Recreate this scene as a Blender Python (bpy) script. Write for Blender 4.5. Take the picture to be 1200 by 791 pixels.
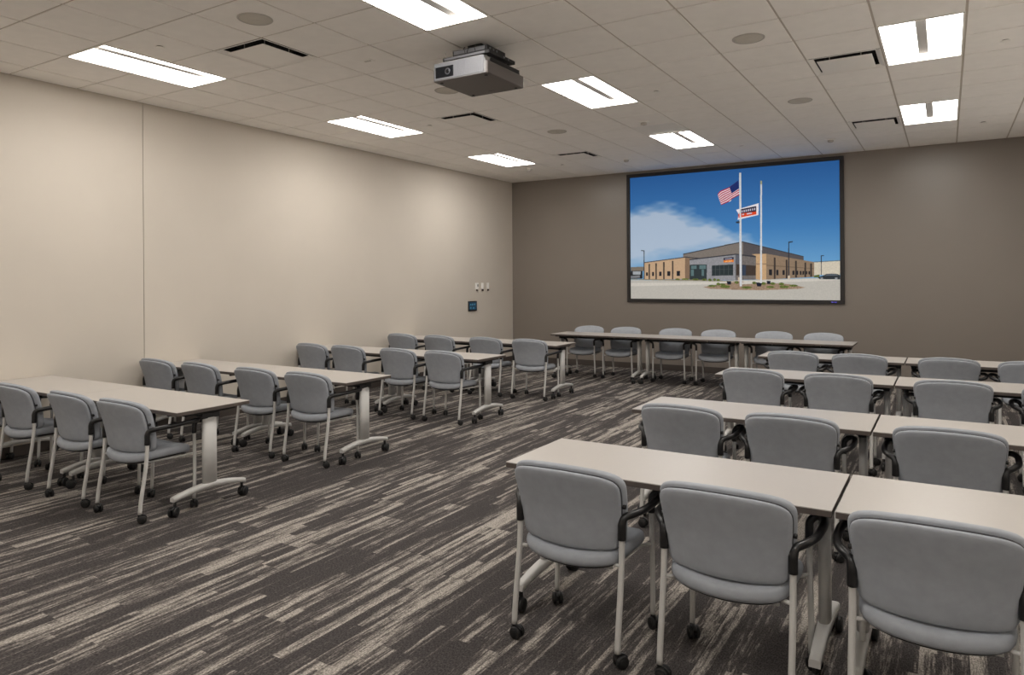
import bpy, bmesh, math, random
import numpy as np
from mathutils import Vector, Matrix

for o in list(bpy.data.objects):
    bpy.data.objects.remove(o)
S = bpy.context.scene
COL = S.collection
T = 0.6096                      # ceiling grid module, 2 ft
H_CAM = 1.65
H_CEIL = 3.630
X_LEFT, X_RIGHT = -0.385, 8.33
Y_BACK, Y_REAR = 9.115, -8*T

# ------------------------------------------------------------ camera
cam = bpy.data.cameras.new('camera')
cam.sensor_width = 36.0
cam.lens = 830.795/1200*36.0
cam.shift_y = -67.6/1200
cam.clip_start = 0.05
co = bpy.data.objects.new('camera', cam)
COL.objects.link(co)
co.matrix_world = (Matrix.Translation((7.17377, -3.24685, H_CAM)) @
                   Matrix.Rotation(0.54969, 4, 'Z') @
                   Matrix.Rotation(math.pi/2, 4, 'X') @
                   Matrix.Rotation(-0.0070, 4, 'Z'))
S.camera = co

# ------------------------------------------------------------ world, exposure, lamp strength
W = bpy.data.worlds.new('world')
S.world = W
W.use_nodes = True
W.node_tree.nodes['Background'].inputs[0].default_value = (0.02, 0.02, 0.02, 1)
W.node_tree.nodes['Background'].inputs[1].default_value = 0.2
S.cycles.max_bounces = 14
S.cycles.diffuse_bounces = 10
S.view_settings.view_transform = 'Standard'
S.view_settings.look = 'None'
S.view_settings.exposure = 0.0
S.view_settings.gamma = 1.0
S.view_settings.use_curve_mapping = False
LAMP = 17.6
LAMP_COL = (1.0, 0.968, 0.915)


# ------------------------------------------------------------ materials
def srgb(r, g, b):
    f = lambda c: (c/255/12.92) if c/255 <= 0.04045 else ((c/255+0.055)/1.055)**2.4
    return (f(r), f(g), f(b), 1.0)


def mat(name, col, rough=0.6, metal=0.0, spec=0.5, emit=None, estr=0.0, noise=0.0, nscale=30.0,
        bump=0.0, bscale=200.0, coat=0.0):
    m = bpy.data.materials.new(name)
    m.use_nodes = True
    nt = m.node_tree
    b = nt.nodes['Principled BSDF']
    b.inputs['Base Color'].default_value = col
    b.inputs['Roughness'].default_value = rough
    b.inputs['Metallic'].default_value = metal
    b.inputs['Specular IOR Level'].default_value = spec
    b.inputs['Coat Weight'].default_value = coat
    if emit:
        b.inputs['Emission Color'].default_value = emit
        b.inputs['Emission Strength'].default_value = estr
    tc = nt.nodes.new('ShaderNodeTexCoord')
    if noise > 0:
        n = nt.nodes.new('ShaderNodeTexNoise')
        n.inputs['Scale'].default_value = nscale
        n.inputs['Detail'].default_value = 5
        nt.links.new(tc.outputs['Object'], n.inputs['Vector'])
        r = nt.nodes.new('ShaderNodeValToRGB')
        r.color_ramp.elements[0].position = 0.3
        r.color_ramp.elements[1].position = 0.7
        r.color_ramp.elements[0].color = tuple(c*(1-noise) for c in col[:3])+(1,)
        r.color_ramp.elements[1].color = tuple(min(1, c*(1+noise)) for c in col[:3])+(1,)
        nt.links.new(n.outputs['Fac'], r.inputs['Fac'])
        nt.links.new(r.outputs['Color'], b.inputs['Base Color'])
    if bump > 0:
        n2 = nt.nodes.new('ShaderNodeTexNoise')
        n2.inputs['Scale'].default_value = bscale
        n2.inputs['Detail'].default_value = 3
        nt.links.new(tc.outputs['Object'], n2.inputs['Vector'])
        bp = nt.nodes.new('ShaderNodeBump')
        bp.inputs['Strength'].default_value = bump
        bp.inputs['Distance'].default_value = 0.002
        nt.links.new(n2.outputs['Fac'], bp.inputs['Height'])
        nt.links.new(bp.outputs['Normal'], b.inputs['Normal'])
    return m


M = {}
M['wall_beige'] = mat('wall_beige_paint', srgb(207, 198, 186), 0.75, noise=0.015, nscale=2.0, bump=0.08, bscale=400)
M['wall_white'] = mat('wall_offwhite_paint', srgb(242, 239, 234), 0.7, noise=0.01, nscale=2.0)
M['wall_taupe'] = mat('wall_taupe_paint', srgb(134, 125, 117), 0.34, spec=0.5, noise=0.02, nscale=1.5, bump=0.10, bscale=250)
M['seam'] = mat('wall_seam_joint', srgb(120, 106, 92), 0.8)  # darker strip set back in the vertical wall joint
M['baseboard'] = mat('baseboard_vinyl', srgb(78, 70, 65), 0.5)
M['tile'] = mat('ceiling_tile', srgb(250, 246, 241), 0.95, spec=0.1, noise=0.02, nscale=9, bump=0.25, bscale=500)
M['grid'] = mat('ceiling_grid', srgb(196, 186, 174), 0.6)
M['fabric'] = mat('grey_upholstery', srgb(157, 161, 168), 0.72, spec=0.35, noise=0.05, nscale=22, bump=0.35, bscale=700)
M['fabric_dark'] = mat('grey_upholstery_piping', srgb(80, 80, 84), 0.8)
M['silver'] = mat('silver_powder_coat', srgb(196, 194, 191), 0.45, metal=0.0, spec=0.5)
M['black'] = mat('black_plastic', srgb(24, 23, 24), 0.32, spec=0.5)
M['blackmatte'] = mat('black_matte_metal', srgb(30, 28, 28), 0.6)
M['tyre'] = mat('black_rubber_wheel', srgb(20, 19, 19), 0.55)
M['laminate'] = mat('table_laminate', srgb(181, 175, 169), 0.36, spec=0.42, noise=0.012, nscale=60)
M['edgeband'] = mat('table_edge_band', srgb(84, 75, 70), 0.5)
M['white'] = mat('white_enamel', srgb(246, 242, 236), 0.5)
M['whiteplastic'] = mat('white_plastic', srgb(246, 243, 238), 0.4)
M['greymetal'] = mat('grey_perforated_metal', srgb(190, 183, 175), 0.5, metal=0.0)
M['speaker'] = mat('speaker_grille', srgb(205, 199, 188), 0.7, bump=0.5, bscale=900)
M['dark_void'] = mat('dark_duct', srgb(26, 23, 21), 0.9)
M['proj_body'] = mat('projector_body', srgb(118, 116, 116), 0.4)
M['proj_front'] = mat('projector_front', srgb(106, 106, 110), 0.45, metal=0.0)
M['lens_ring'] = mat('lens_ring', srgb(60, 60, 64), 0.4)
M['proj_dark'] = mat('projector_casing', srgb(92, 85, 81), 0.5)
M['glass_dark'] = mat('dark_lens_glass', srgb(18, 20, 24), 0.1)
M['bezel'] = mat('black_screen_frame', srgb(36, 31, 29), 0.55)
M['lamp'] = mat('lit_diffuser', (0.8, 0.8, 0.8, 1), 0.6, emit=LAMP_COL+(1,), estr=LAMP)
M['lamp_strip'] = mat('troffer_centre_strip', srgb(160, 156, 152), 1.0, spec=0.0)
M['sprinkler'] = mat('brass_grey_metal', srgb(120, 112, 102), 0.35, metal=0.7)
M['blue_badge'] = mat('blue_badge', srgb(22, 20, 60), 0.4)
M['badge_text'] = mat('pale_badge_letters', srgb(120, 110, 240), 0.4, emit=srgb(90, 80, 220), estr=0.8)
M['touch'] = mat('touch_panel_display', srgb(20, 30, 38), 0.15, emit=srgb(30, 62, 82), estr=0.7)
M['touch_icon'] = mat('touch_panel_icons', srgb(60, 120, 150), 0.3, emit=srgb(40, 84, 108), estr=0.5)
M['red'] = mat('dark_indicator', srgb(60, 40, 36), 0.5)


def carpet():
    m = bpy.data.materials.new('striped_plank_carpet')
    m.use_nodes = True
    nt = m.node_tree
    N, L = nt.nodes, nt.links
    b = N['Principled BSDF']
    b.inputs['Roughness'].default_value = 0.95
    b.inputs['Specular IOR Level'].default_value = 0.12

    def math_(op, a, c=None, d=None):
        n = N.new('ShaderNodeMath')
        n.operation = op
        for i, v in enumerate((a, c, d)):
            if v is None:
                continue
            if isinstance(v, (int, float)):
                n.inputs[i].default_value = v
            else:
                L.new(v, n.inputs[i])
        return n.outputs[0]

    def white(*comps):
        c = N.new('ShaderNodeCombineXYZ')
        for i, v in enumerate(comps):
            if isinstance(v, (int, float)):
                c.inputs[i].default_value = v
            else:
                L.new(v, c.inputs[i])
        w = N.new('ShaderNodeTexWhiteNoise')
        w.noise_dimensions = '3D'
        L.new(c.outputs[0], w.inputs[0])
        return w.outputs['Value']

    def noise(x, y, z, scale=1.0, detail=2.0, rough=0.5):
        c = N.new('ShaderNodeCombineXYZ')
        for i, v in enumerate((x, y, z)):
            if isinstance(v, (int, float)):
                c.inputs[i].default_value = v
            else:
                L.new(v, c.inputs[i])
        n = N.new('ShaderNodeTexNoise')
        n.inputs['Scale'].default_value = scale
        n.inputs['Detail'].default_value = detail
        n.inputs['Roughness'].default_value = rough
        L.new(c.outputs[0], n.inputs['Vector'])
        return n.outputs['Fac']

    tc = N.new('ShaderNodeTexCoord')
    sx = N.new('ShaderNodeSeparateXYZ')
    L.new(tc.outputs['Object'], sx.inputs[0])
    X, Y = sx.outputs[0], sx.outputs[1]
    # planks 0.25 x 1.0 m, staggered per column
    cx = math_('FLOOR', math_('DIVIDE', X, 0.25))
    off = white(cx, 3.7, 0.0)
    py = math_('FLOOR', math_('ADD', Y, off))
    # inside a plank, stripes come in strands of differing width; each strand has its own cut offset
    st = math_('FLOOR', math_('DIVIDE', X, 0.0625))
    soff = white(st, 9.1, 5.0)
    sy = math_('FLOOR', math_('ADD', math_('MULTIPLY', Y, 1.25), soff))
    seed = math_('MULTIPLY', white(cx, py, 1.0), 40.0)
    seed2 = math_('MULTIPLY', white(st, sy, 2.0), 40.0)
    # ragged stripes stretched along Y
    n1 = noise(math_('MULTIPLY', X, 16.0), math_('MULTIPLY', Y, 0.9), seed, 1.0, 2.0, 0.55)
    n2 = noise(math_('MULTIPLY', X, 42.0), math_('MULTIPLY', Y, 2.2), seed2, 1.0, 3.0, 0.6)
    n3 = noise(math_('MULTIPLY', X, 130.0), math_('MULTIPLY', Y, 14.0), seed, 1.0, 2.0, 0.6)
    grain = noise(math_('MULTIPLY', X, 170.0), math_('MULTIPLY', Y, 85.0), 0.0, 1.0, 1.0, 0.5)
    tone = math_('MULTIPLY', math_('SUBTRACT', white(st, sy, 7.0), 0.5), 0.12)
    tone2 = math_('MULTIPLY', math_('SUBTRACT', white(cx, py, 4.0), 0.5), 0.06)
    v = math_('ADD', math_('MULTIPLY', n1, 0.48), math_('MULTIPLY', n2, 0.30))
    v = math_('ADD', v, math_('MULTIPLY', n3, 0.22))
    v = math_('ADD', math_('ADD', v, tone), tone2)
    r = N.new('ShaderNodeValToRGB')
    L.new(v, r.inputs['Fac'])
    cr = r.color_ramp
    cr.elements[0].position = 0.0
    cr.elements[0].color = CARPET[0]
    cr.elements[1].position = 1.0
    cr.elements[1].color = CARPET[3]
    for p, c in ((0.46, CARPET[0]), (0.51, CARPET[1]), (0.545, CARPET[2]), (0.60, CARPET[3])):
        e = cr.elements.new(p)
        e.color = c
    mx = N.new('ShaderNodeMix')
    mx.data_type = 'RGBA'
    mx.blend_type = 'MULTIPLY'
    mx.inputs['Factor'].default_value = 1.0
    L.new(r.outputs['Color'], mx.inputs['A'])
    g = N.new('ShaderNodeMapRange')
    g.inputs['From Min'].default_value = 0.3
    g.inputs['From Max'].default_value = 0.7
    g.inputs['To Min'].default_value = 0.50
    g.inputs['To Max'].default_value = 1.50
    L.new(grain, g.inputs['Value'])
    cc = N.new('ShaderNodeCombineColor')
    for i in range(3):
        L.new(g.outputs[0], cc.inputs[i])
    L.new(cc.outputs[0], mx.inputs['B'])
    L.new(mx.outputs['Result'], b.inputs['Base Color'])
    bp = N.new('ShaderNodeBump')
    bp.inputs['Strength'].default_value = 0.5
    bp.inputs['Distance'].default_value = 0.003
    L.new(grain, bp.inputs['Height'])
    L.new(bp.outputs['Normal'], b.inputs['Normal'])
    return m


CARPET = [srgb(68, 64, 63), srgb(80, 75, 73), srgb(116, 110, 105), srgb(158, 151, 143)]
M['carpet'] = carpet()


# ------------------------------------------------------------ mesh helpers
def new_bm():
    return bmesh.new()


def add_box(bm, x0, x1, y0, y1, z0, z1, bev=0.0, seg=2, mi=0):
    old = set(bm.faces)
    r = bmesh.ops.create_cube(bm, size=1.0)
    vs = r['verts']
    for v in vs:
        v.co = Vector((x0+(v.co.x+0.5)*(x1-x0), y0+(v.co.y+0.5)*(y1-y0), z0+(v.co.z+0.5)*(z1-z0)))
    fs = set(f for v in vs for f in v.link_faces)
    if bev > 0:
        es = list(set(e for v in vs for e in v.link_edges))
        rb = bmesh.ops.bevel(bm, geom=es, offset=bev, segments=seg, affect='EDGES', profile=0.5)
        fs = [f for f in bm.faces if f not in old]
        for f in rb['faces']:
            f.smooth = True
    for f in fs:
        f.material_index = mi
    return bm


def add_tube(bm, pts, radii, seg=12, cap=True, flat=None, mi=0):
    """sweep a circle (optionally squashed vertically by `flat`) along pts"""
    pts = [Vector(p) for p in pts]
    if isinstance(radii, (int, float)):
        radii = [radii]*len(pts)
    rings = []
    prev_n = None
    for i, p in enumerate(pts):
        if i == 0:
            t = pts[1]-pts[0]
        elif i == len(pts)-1:
            t = pts[-1]-pts[-2]
        else:
            t = (pts[i+1]-p).normalized()+(p-pts[i-1]).normalized()
        t.normalize()
        if prev_n is None:
            a = Vector((1, 0, 0)) if abs(t.x) < 0.9 else Vector((0, 1, 0))
            n = (a-t*a.dot(t)).normalized()
        else:
            n = (prev_n-t*prev_n.dot(t)).normalized()
        prev_n = n
        bnorm = t.cross(n)
        ring = []
        for k in range(seg):
            a = 2*math.pi*k/seg
            d = n*math.cos(a)+bnorm*math.sin(a)
            q = p+d*radii[i]
            ring.append(bm.verts.new(q))
        rings.append(ring)
    for a, b in zip(rings[:-1], rings[1:]):
        for k in range(seg):
            f = bm.faces.new((a[k], a[(k+1) % seg], b[(k+1) % seg], b[k]))
            f.smooth = True
            f.material_index = mi
    if cap:
        for ring, rev in ((rings[0], True), (rings[-1], False)):
            f = bm.faces.new(ring[::-1] if rev else ring)
            f.material_index = mi
    return bm


def smooth_path(pts, n=5):
    """Catmull-Rom through pts"""
    P = [Vector(p) for p in pts]
    P = [P[0]*2-P[1]]+P+[P[-1]*2-P[-2]]
    out = []
    for i in range(1, len(P)-2):
        for k in range(n):
            t = k/n
            a, b, c, d = P[i-1], P[i], P[i+1], P[i+2]
            out.append(0.5*((2*b)+(c-a)*t+(2*a-5*b+4*c-d)*t*t+(3*b-a-3*c+d)*t**3))
    out.append(P[-2])
    return out


def add_cyl(bm, c, axis, r, h, seg=20, bev=0.0, mi=0):
    """cylinder centred on c along axis 'X','Y' or 'Z' with rounded rims"""
    prof = [(0.0, -h/2)]
    if bev > 0:
        prof += [(r-bev, -h/2), (r-bev*0.3, -h/2+bev*0.3), (r, -h/2+bev), (r, h/2-bev), (r-bev*0.3, h/2-bev*0.3), (r-bev, h/2)]
    else:
        prof += [(r, -h/2), (r, h/2)]
    prof += [(0.0, h/2)]
    return add_lathe(bm, c, axis, prof, seg, mi)


def add_lathe(bm, c, axis, prof, seg=24, mi=0):
    c = Vector(c)
    rings = []
    for r, z in prof:
        if r < 1e-6:
            pts = [Vector((0, 0, z))]
        else:
            pts = [Vector((r*math.cos(2*math.pi*k/seg), r*math.sin(2*math.pi*k/seg), z)) for k in range(seg)]
        if axis == 'X':
            pts = [Vector((p.z, p.x, p.y)) for p in pts]
        elif axis == 'Y':
            pts = [Vector((p.y, p.z, p.x)) for p in pts]
        rings.append([bm.verts.new(c+p) for p in pts])
    for a, b in zip(rings[:-1], rings[1:]):
        for k in range(seg):
            k2 = (k+1) % seg
            if len(a) == 1 and len(b) == 1:
                continue
            if len(a) == 1:
                f = bm.faces.new((a[0], b[k2], b[k]))
            elif len(b) == 1:
                f = bm.faces.new((a[k], a[k2], b[0]))
            else:
                f = bm.faces.new((a[k], a[k2], b[k2], b[k]))
            f.smooth = True
            f.material_index = mi
    return bm


def add_pad(bm, outline, prof, place, mi=0, closed_back=True):
    """upholstered pad: rings of `outline(t)`->(a,b) scaled by s at depth d for (s,d) in prof,
    mapped to 3-D by place(a,b,d)."""
    n = 120
    O = [outline(i/n) for i in range(n)]
    ca = sum(p[0] for p in O)/n
    cb = sum(p[1] for p in O)/n
    rings = []
    for s, d in prof:
        if s <= 0:
            rings.append([bm.verts.new(place(ca, cb, d))])
        else:
            rings.append([bm.verts.new(place(ca+(a-ca)*s, cb+(b-cb)*s, d)) for a, b in O])
    for A, B in zip(rings[:-1], rings[1:]):
        for k in range(n):
            k2 = (k+1) % n
            if len(A) == 1:
                f = bm.faces.new((A[0], B[k2], B[k]))
            elif len(B) == 1:
                f = bm.faces.new((A[k], A[k2], B[0]))
            else:
                f = bm.faces.new((A[k], A[k2], B[k2], B[k]))
            f.smooth = True
            f.material_index = mi
    return bm


def obj(name, bm, mats, parent=None):
    bmesh.ops.recalc_face_normals(bm, faces=bm.faces[:])
    me = bpy.data.meshes.new(name)
    bm.to_mesh(me)
    bm.free()
    if not isinstance(mats, (list, tuple)):
        mats = [mats]
    for m in mats:
        me.materials.append(m)
    o = bpy.data.objects.new(name, me)
    COL.objects.link(o)
    if parent is not None:
        o.parent = parent
    return o


def tag(o, label, cat, group=None, kind=None):
    o['label'] = label
    o['category'] = cat
    if group:
        o['group'] = group
    if kind:
        o['kind'] = kind
    return o


def thing(name, label, cat, loc=(0, 0, 0), rotz=0.0, group=None):
    o = bpy.data.objects.new(name, None)
    COL.objects.link(o)
    o.empty_display_size = 0.1
    o.location = loc
    o.rotation_euler = (0, 0, rotz)
    return tag(o, label, cat, group)


def struct(name, bm, mats, parent=None):
    o = obj(name, bm, mats, parent)
    if parent is None:
        o['kind'] = 'structure'
    return o


def dup(root, loc, rotz, label, group=None):
    r = root.copy()
    COL.objects.link(r)
    r.location = loc
    r.rotation_euler = (0, 0, rotz)
    r['label'] = label
    if group:
        r['group'] = group
    for ch in list(root.children):
        c = ch.copy()
        COL.objects.link(c)
        c.parent = r
        for g in ch.children:
            d = g.copy()
            COL.objects.link(d)
            d.parent = c
    return r


# ------------------------------------------------------------ room shell
bm = new_bm()
add_box(bm, X_LEFT-0.12, X_RIGHT+0.12, Y_REAR-0.12, Y_BACK+0.12, -0.12, 0.0)
struct('floor', bm, M['carpet'])

SEAM_Y = 1.306
bm = new_bm()
add_box(bm, X_LEFT-0.12, X_LEFT, Y_REAR-0.12, SEAM_Y-0.004, 0, H_CEIL+0.1)
add_box(bm, X_LEFT-0.12, X_LEFT, SEAM_Y+0.004, Y_BACK+0.12, 0, H_CEIL+0.1)
add_box(bm, X_LEFT-0.11, X_LEFT-0.010, SEAM_Y-0.01, SEAM_Y+0.01, 0, H_CEIL+0.1, mi=1)
struct('wall_left', bm, [M['wall_beige'], M['seam']])
bm = new_bm()
add_box(bm, X_LEFT, X_RIGHT, Y_BACK, Y_BACK+0.12, 0, H_CEIL+0.1)
struct('wall_back', bm, M['wall_taupe'])
bm = new_bm()
add_box(bm, X_RIGHT, X_RIGHT+0.12, Y_REAR-0.12, Y_BACK+0.12, 0, H_CEIL+0.1)
struct('wall_right', bm, M['wall_white'])
bm = new_bm()
add_box(bm, X_LEFT, X_RIGHT, Y_REAR-0.12, Y_REAR, 0, H_CEIL+0.1)
struct('wall_front', bm, M['wall_white'])

for nm, b in (('baseboard_left', (X_LEFT, X_LEFT+0.012, Y_REAR, Y_BACK)),
              ('baseboard_back', (X_LEFT+0.012, X_RIGHT-0.012, Y_BACK-0.012, Y_BACK)),
              ('baseboard_right', (X_RIGHT-0.012, X_RIGHT, Y_REAR, Y_BACK)),
              ('baseboard_front', (X_LEFT+0.012, X_RIGHT-0.012, Y_REAR, Y_REAR+0.012))):
    bm = new_bm()
    add_box(bm, b[0], b[1], b[2], b[3], 0, 0.105, bev=0.003, seg=1)
    struct(nm, bm, M['baseboard'])

# ceiling: lay-in tiles with a narrow reveal to the grid; openings where fixtures sit
LIGHTS = [(i, j) for i in (1, 6, 11) for j in (-5, 0, 5, 10)]
DIFFS = [(3, 1), (3, 6), (3, 11), (10, 6), (10, 11), (10, 1)]
RETURNS = [(6, 9)]
used = set()
for i, j in LIGHTS:
    used |= {(i, j), (i, j+1)}
used |= set(DIFFS) | set(RETURNS)
bm = new_bm()
GAP = 0.0075
xs = [X_LEFT]+[i*T for i in range(0, 14)]+[X_RIGHT]
ys = [j*T for j in range(-8, 15)]+[Y_BACK]
for a in range(len(xs)-1):
    for b in range(len(ys)-1):
        i, j = a-1, b-8
        if (i, j) in used:
            continue
        x0, x1, y0, y1 = xs[a], xs[a+1], ys[b], ys[b+1]
        if x1-x0 < 0.05:
            continue
        gx0 = 0.012 if a == 0 else GAP
        gx1 = 0.012 if a == len(xs)-2 else GAP
        gy1 = 0.012 if b == len(ys)-2 else GAP
        r = bmesh.ops.create_cube(bm, size=1.0)
        for v in r['verts']:
            low = v.co.z < 0
            e = 0.0 if low else -0.004
            X0, X1 = x0+gx0+(0.002 if low else 0), x1-gx1-(0.002 if low else 0)
            Y0, Y1 = y0+GAP+(0.002 if low else 0), y1-gy1-(0.002 if low else 0)
            v.co = Vector((X0 if v.co.x < 0 else X1, Y0 if v.co.y < 0 else Y1, H_CEIL if low else H_CEIL+0.02))
# grid web behind the tiles (7 mm above their faces), as bars
zg = H_CEIL+0.006
def blocked(axis, k, m):
    # inside a 2x4 fixture no bar crosses
    for (i, j) in LIGHTS:
        if axis == 'x' and j+1 == k and i == m:
            return True
    return False
for b, y in enumerate(ys):
    j = b-8
    for a in range(len(xs)-1):
        if b < len(ys)-1 and blocked('x', j, a-1):
            continue
        add_box(bm, xs[a], xs[a+1], y-0.012, y+0.012, zg, zg+0.012, mi=1)
for a, x in enumerate(xs):
    add_box(bm, x-0.012, x+0.012, Y_REAR, Y_BACK, zg+0.0005, zg+0.0125, mi=1)
# wall angle
add_box(bm, X_LEFT, X_LEFT+0.014, Y_REAR, Y_BACK, H_CEIL-0.001, H_CEIL+0.012, mi=1)
add_box(bm, X_LEFT, X_RIGHT, Y_BACK-0.014, Y_BACK, H_CEIL-0.001, H_CEIL+0.012, mi=1)
# slab above
add_box(bm, X_LEFT-0.12, X_RIGHT+0.12, Y_REAR-0.12, Y_BACK+0.12, H_CEIL+0.30, H_CEIL+0.36, mi=2)
struct('ceiling', bm, [M['tile'], M['grid'], M['dark_void']])


# ------------------------------------------------------------ chair
def caster_bm(cx, cy, r, w, ang, ztop):
    """twin-wheel caster standing on z=0 under (cx, cy); returns housing and wheels"""
    hb, wb = new_bm(), new_bm()
    tr = 0.016
    rot = Matrix.Rotation(ang, 4, 'Z')
    wc = Vector((0, -tr, r))
    for s in (-1, 1):
        add_cyl(wb, wc+Vector((s*(w/2-w*0.19), 0, 0)), 'X', r, w*0.38, 20, bev=0.006)
        add_cyl(wb, wc+Vector((s*(w/2+0.0005), 0, 0)), 'X', r*0.62, 0.004, 16, bev=0.001)
    # hood: arched plate over the wheels, and a stem socket
    prof = []
    for k in range(9):
        a = math.radians(-5+k*20)
        prof.append((math.cos(a)*(r+0.0035), math.sin(a)*(r+0.0035)))
    prev = None
    for (py, pz) in prof:
        row = [hb.verts.new(wc+Vector((x, py, pz))) for x in (-w*0.20, w*0.20)]
        row += [hb.verts.new(wc+Vector((x, py*0.90, pz*0.90))) for x in (w*0.20, -w*0.20)]
        if prev:
            for q in range(4):
                f = hb.faces.new((prev[q], prev[(q+1) % 4], row[(q+1) % 4], row[q]))
                f.smooth = q in (0, 2)
        else:
            hb.faces.new(row)
        prev = row
    hb.faces.new(prev[::-1])
    add_box(hb, -w*0.08, w*0.08, -tr-r*0.5, -tr+r*0.95, r*0.6, r*1.5, bev=0.002)
    add_cyl(hb, (0, 0, (r*1.2+ztop)/2), 'Z', 0.011, ztop-r*1.2, 14, bev=0.002)
    for b in (hb, wb):
        bmesh.ops.transform(b, matrix=Matrix.Translation((cx, cy, 0)) @ rot, verts=b.verts)
    return hb, wb


def back_outline(t):
    """front view of the backrest: tapering rounded shield, returns (x, z)"""
    a = 2*math.pi*t
    c, s = math.cos(a), math.sin(a)
    n = 8.0 if s > 0 else 13.0
    q = (abs(c)**n+abs(s)**n)**(-1/n)
    u, v = c*q, s*q
    w = 0.5+0.5*v
    hw = 0.243+0.027*min(1, w*1.15)
    z = 0.458+(0.808-0.458)*w
    z += 0.031*(1-u*u)*max(0, v) if v > 0 else 0.0
    if v < 0:
        z += 0.012*u*u*(-v)
    return u*hw, z


def shell_outline(t):
    x, z = back_outline(t)
    return x*0.985, 0.458+(z-0.458)*0.962


def back_place(x, z, d):
    y = -0.166-(z-0.458)*0.285+0.9*x*x+0.020*math.sin((z-0.46)/0.38*math.pi)
    return Vector((x, y+d, z))


def seat_outline(t):
    a = 2*math.pi*t
    c, s = math.cos(a), math.sin(a)
    n = 4.4 if s > 0 else 6.5
    q = (abs(c)**n+abs(s)**n)**(-1/n)
    u, v = c*q, s*q
    hw = 0.243+0.002*(v)
    y = -0.172+(0.232+0.172)*(0.5+0.5*v)
    if v < 0:
        y += -0.045*(1-u*u)*(-v)
    else:
        y += 0.020*(1-u*u)*v
    return u*hw, y


def seat_place(x, y, d):
    z = 0.402
    z += -0.10*max(0, y-0.12)**1.3*3 + 0.30*x*x
    z += -0.35*max(0, -y-0.10)**1.0*0.25
    return Vector((x, y, z+d))


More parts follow.
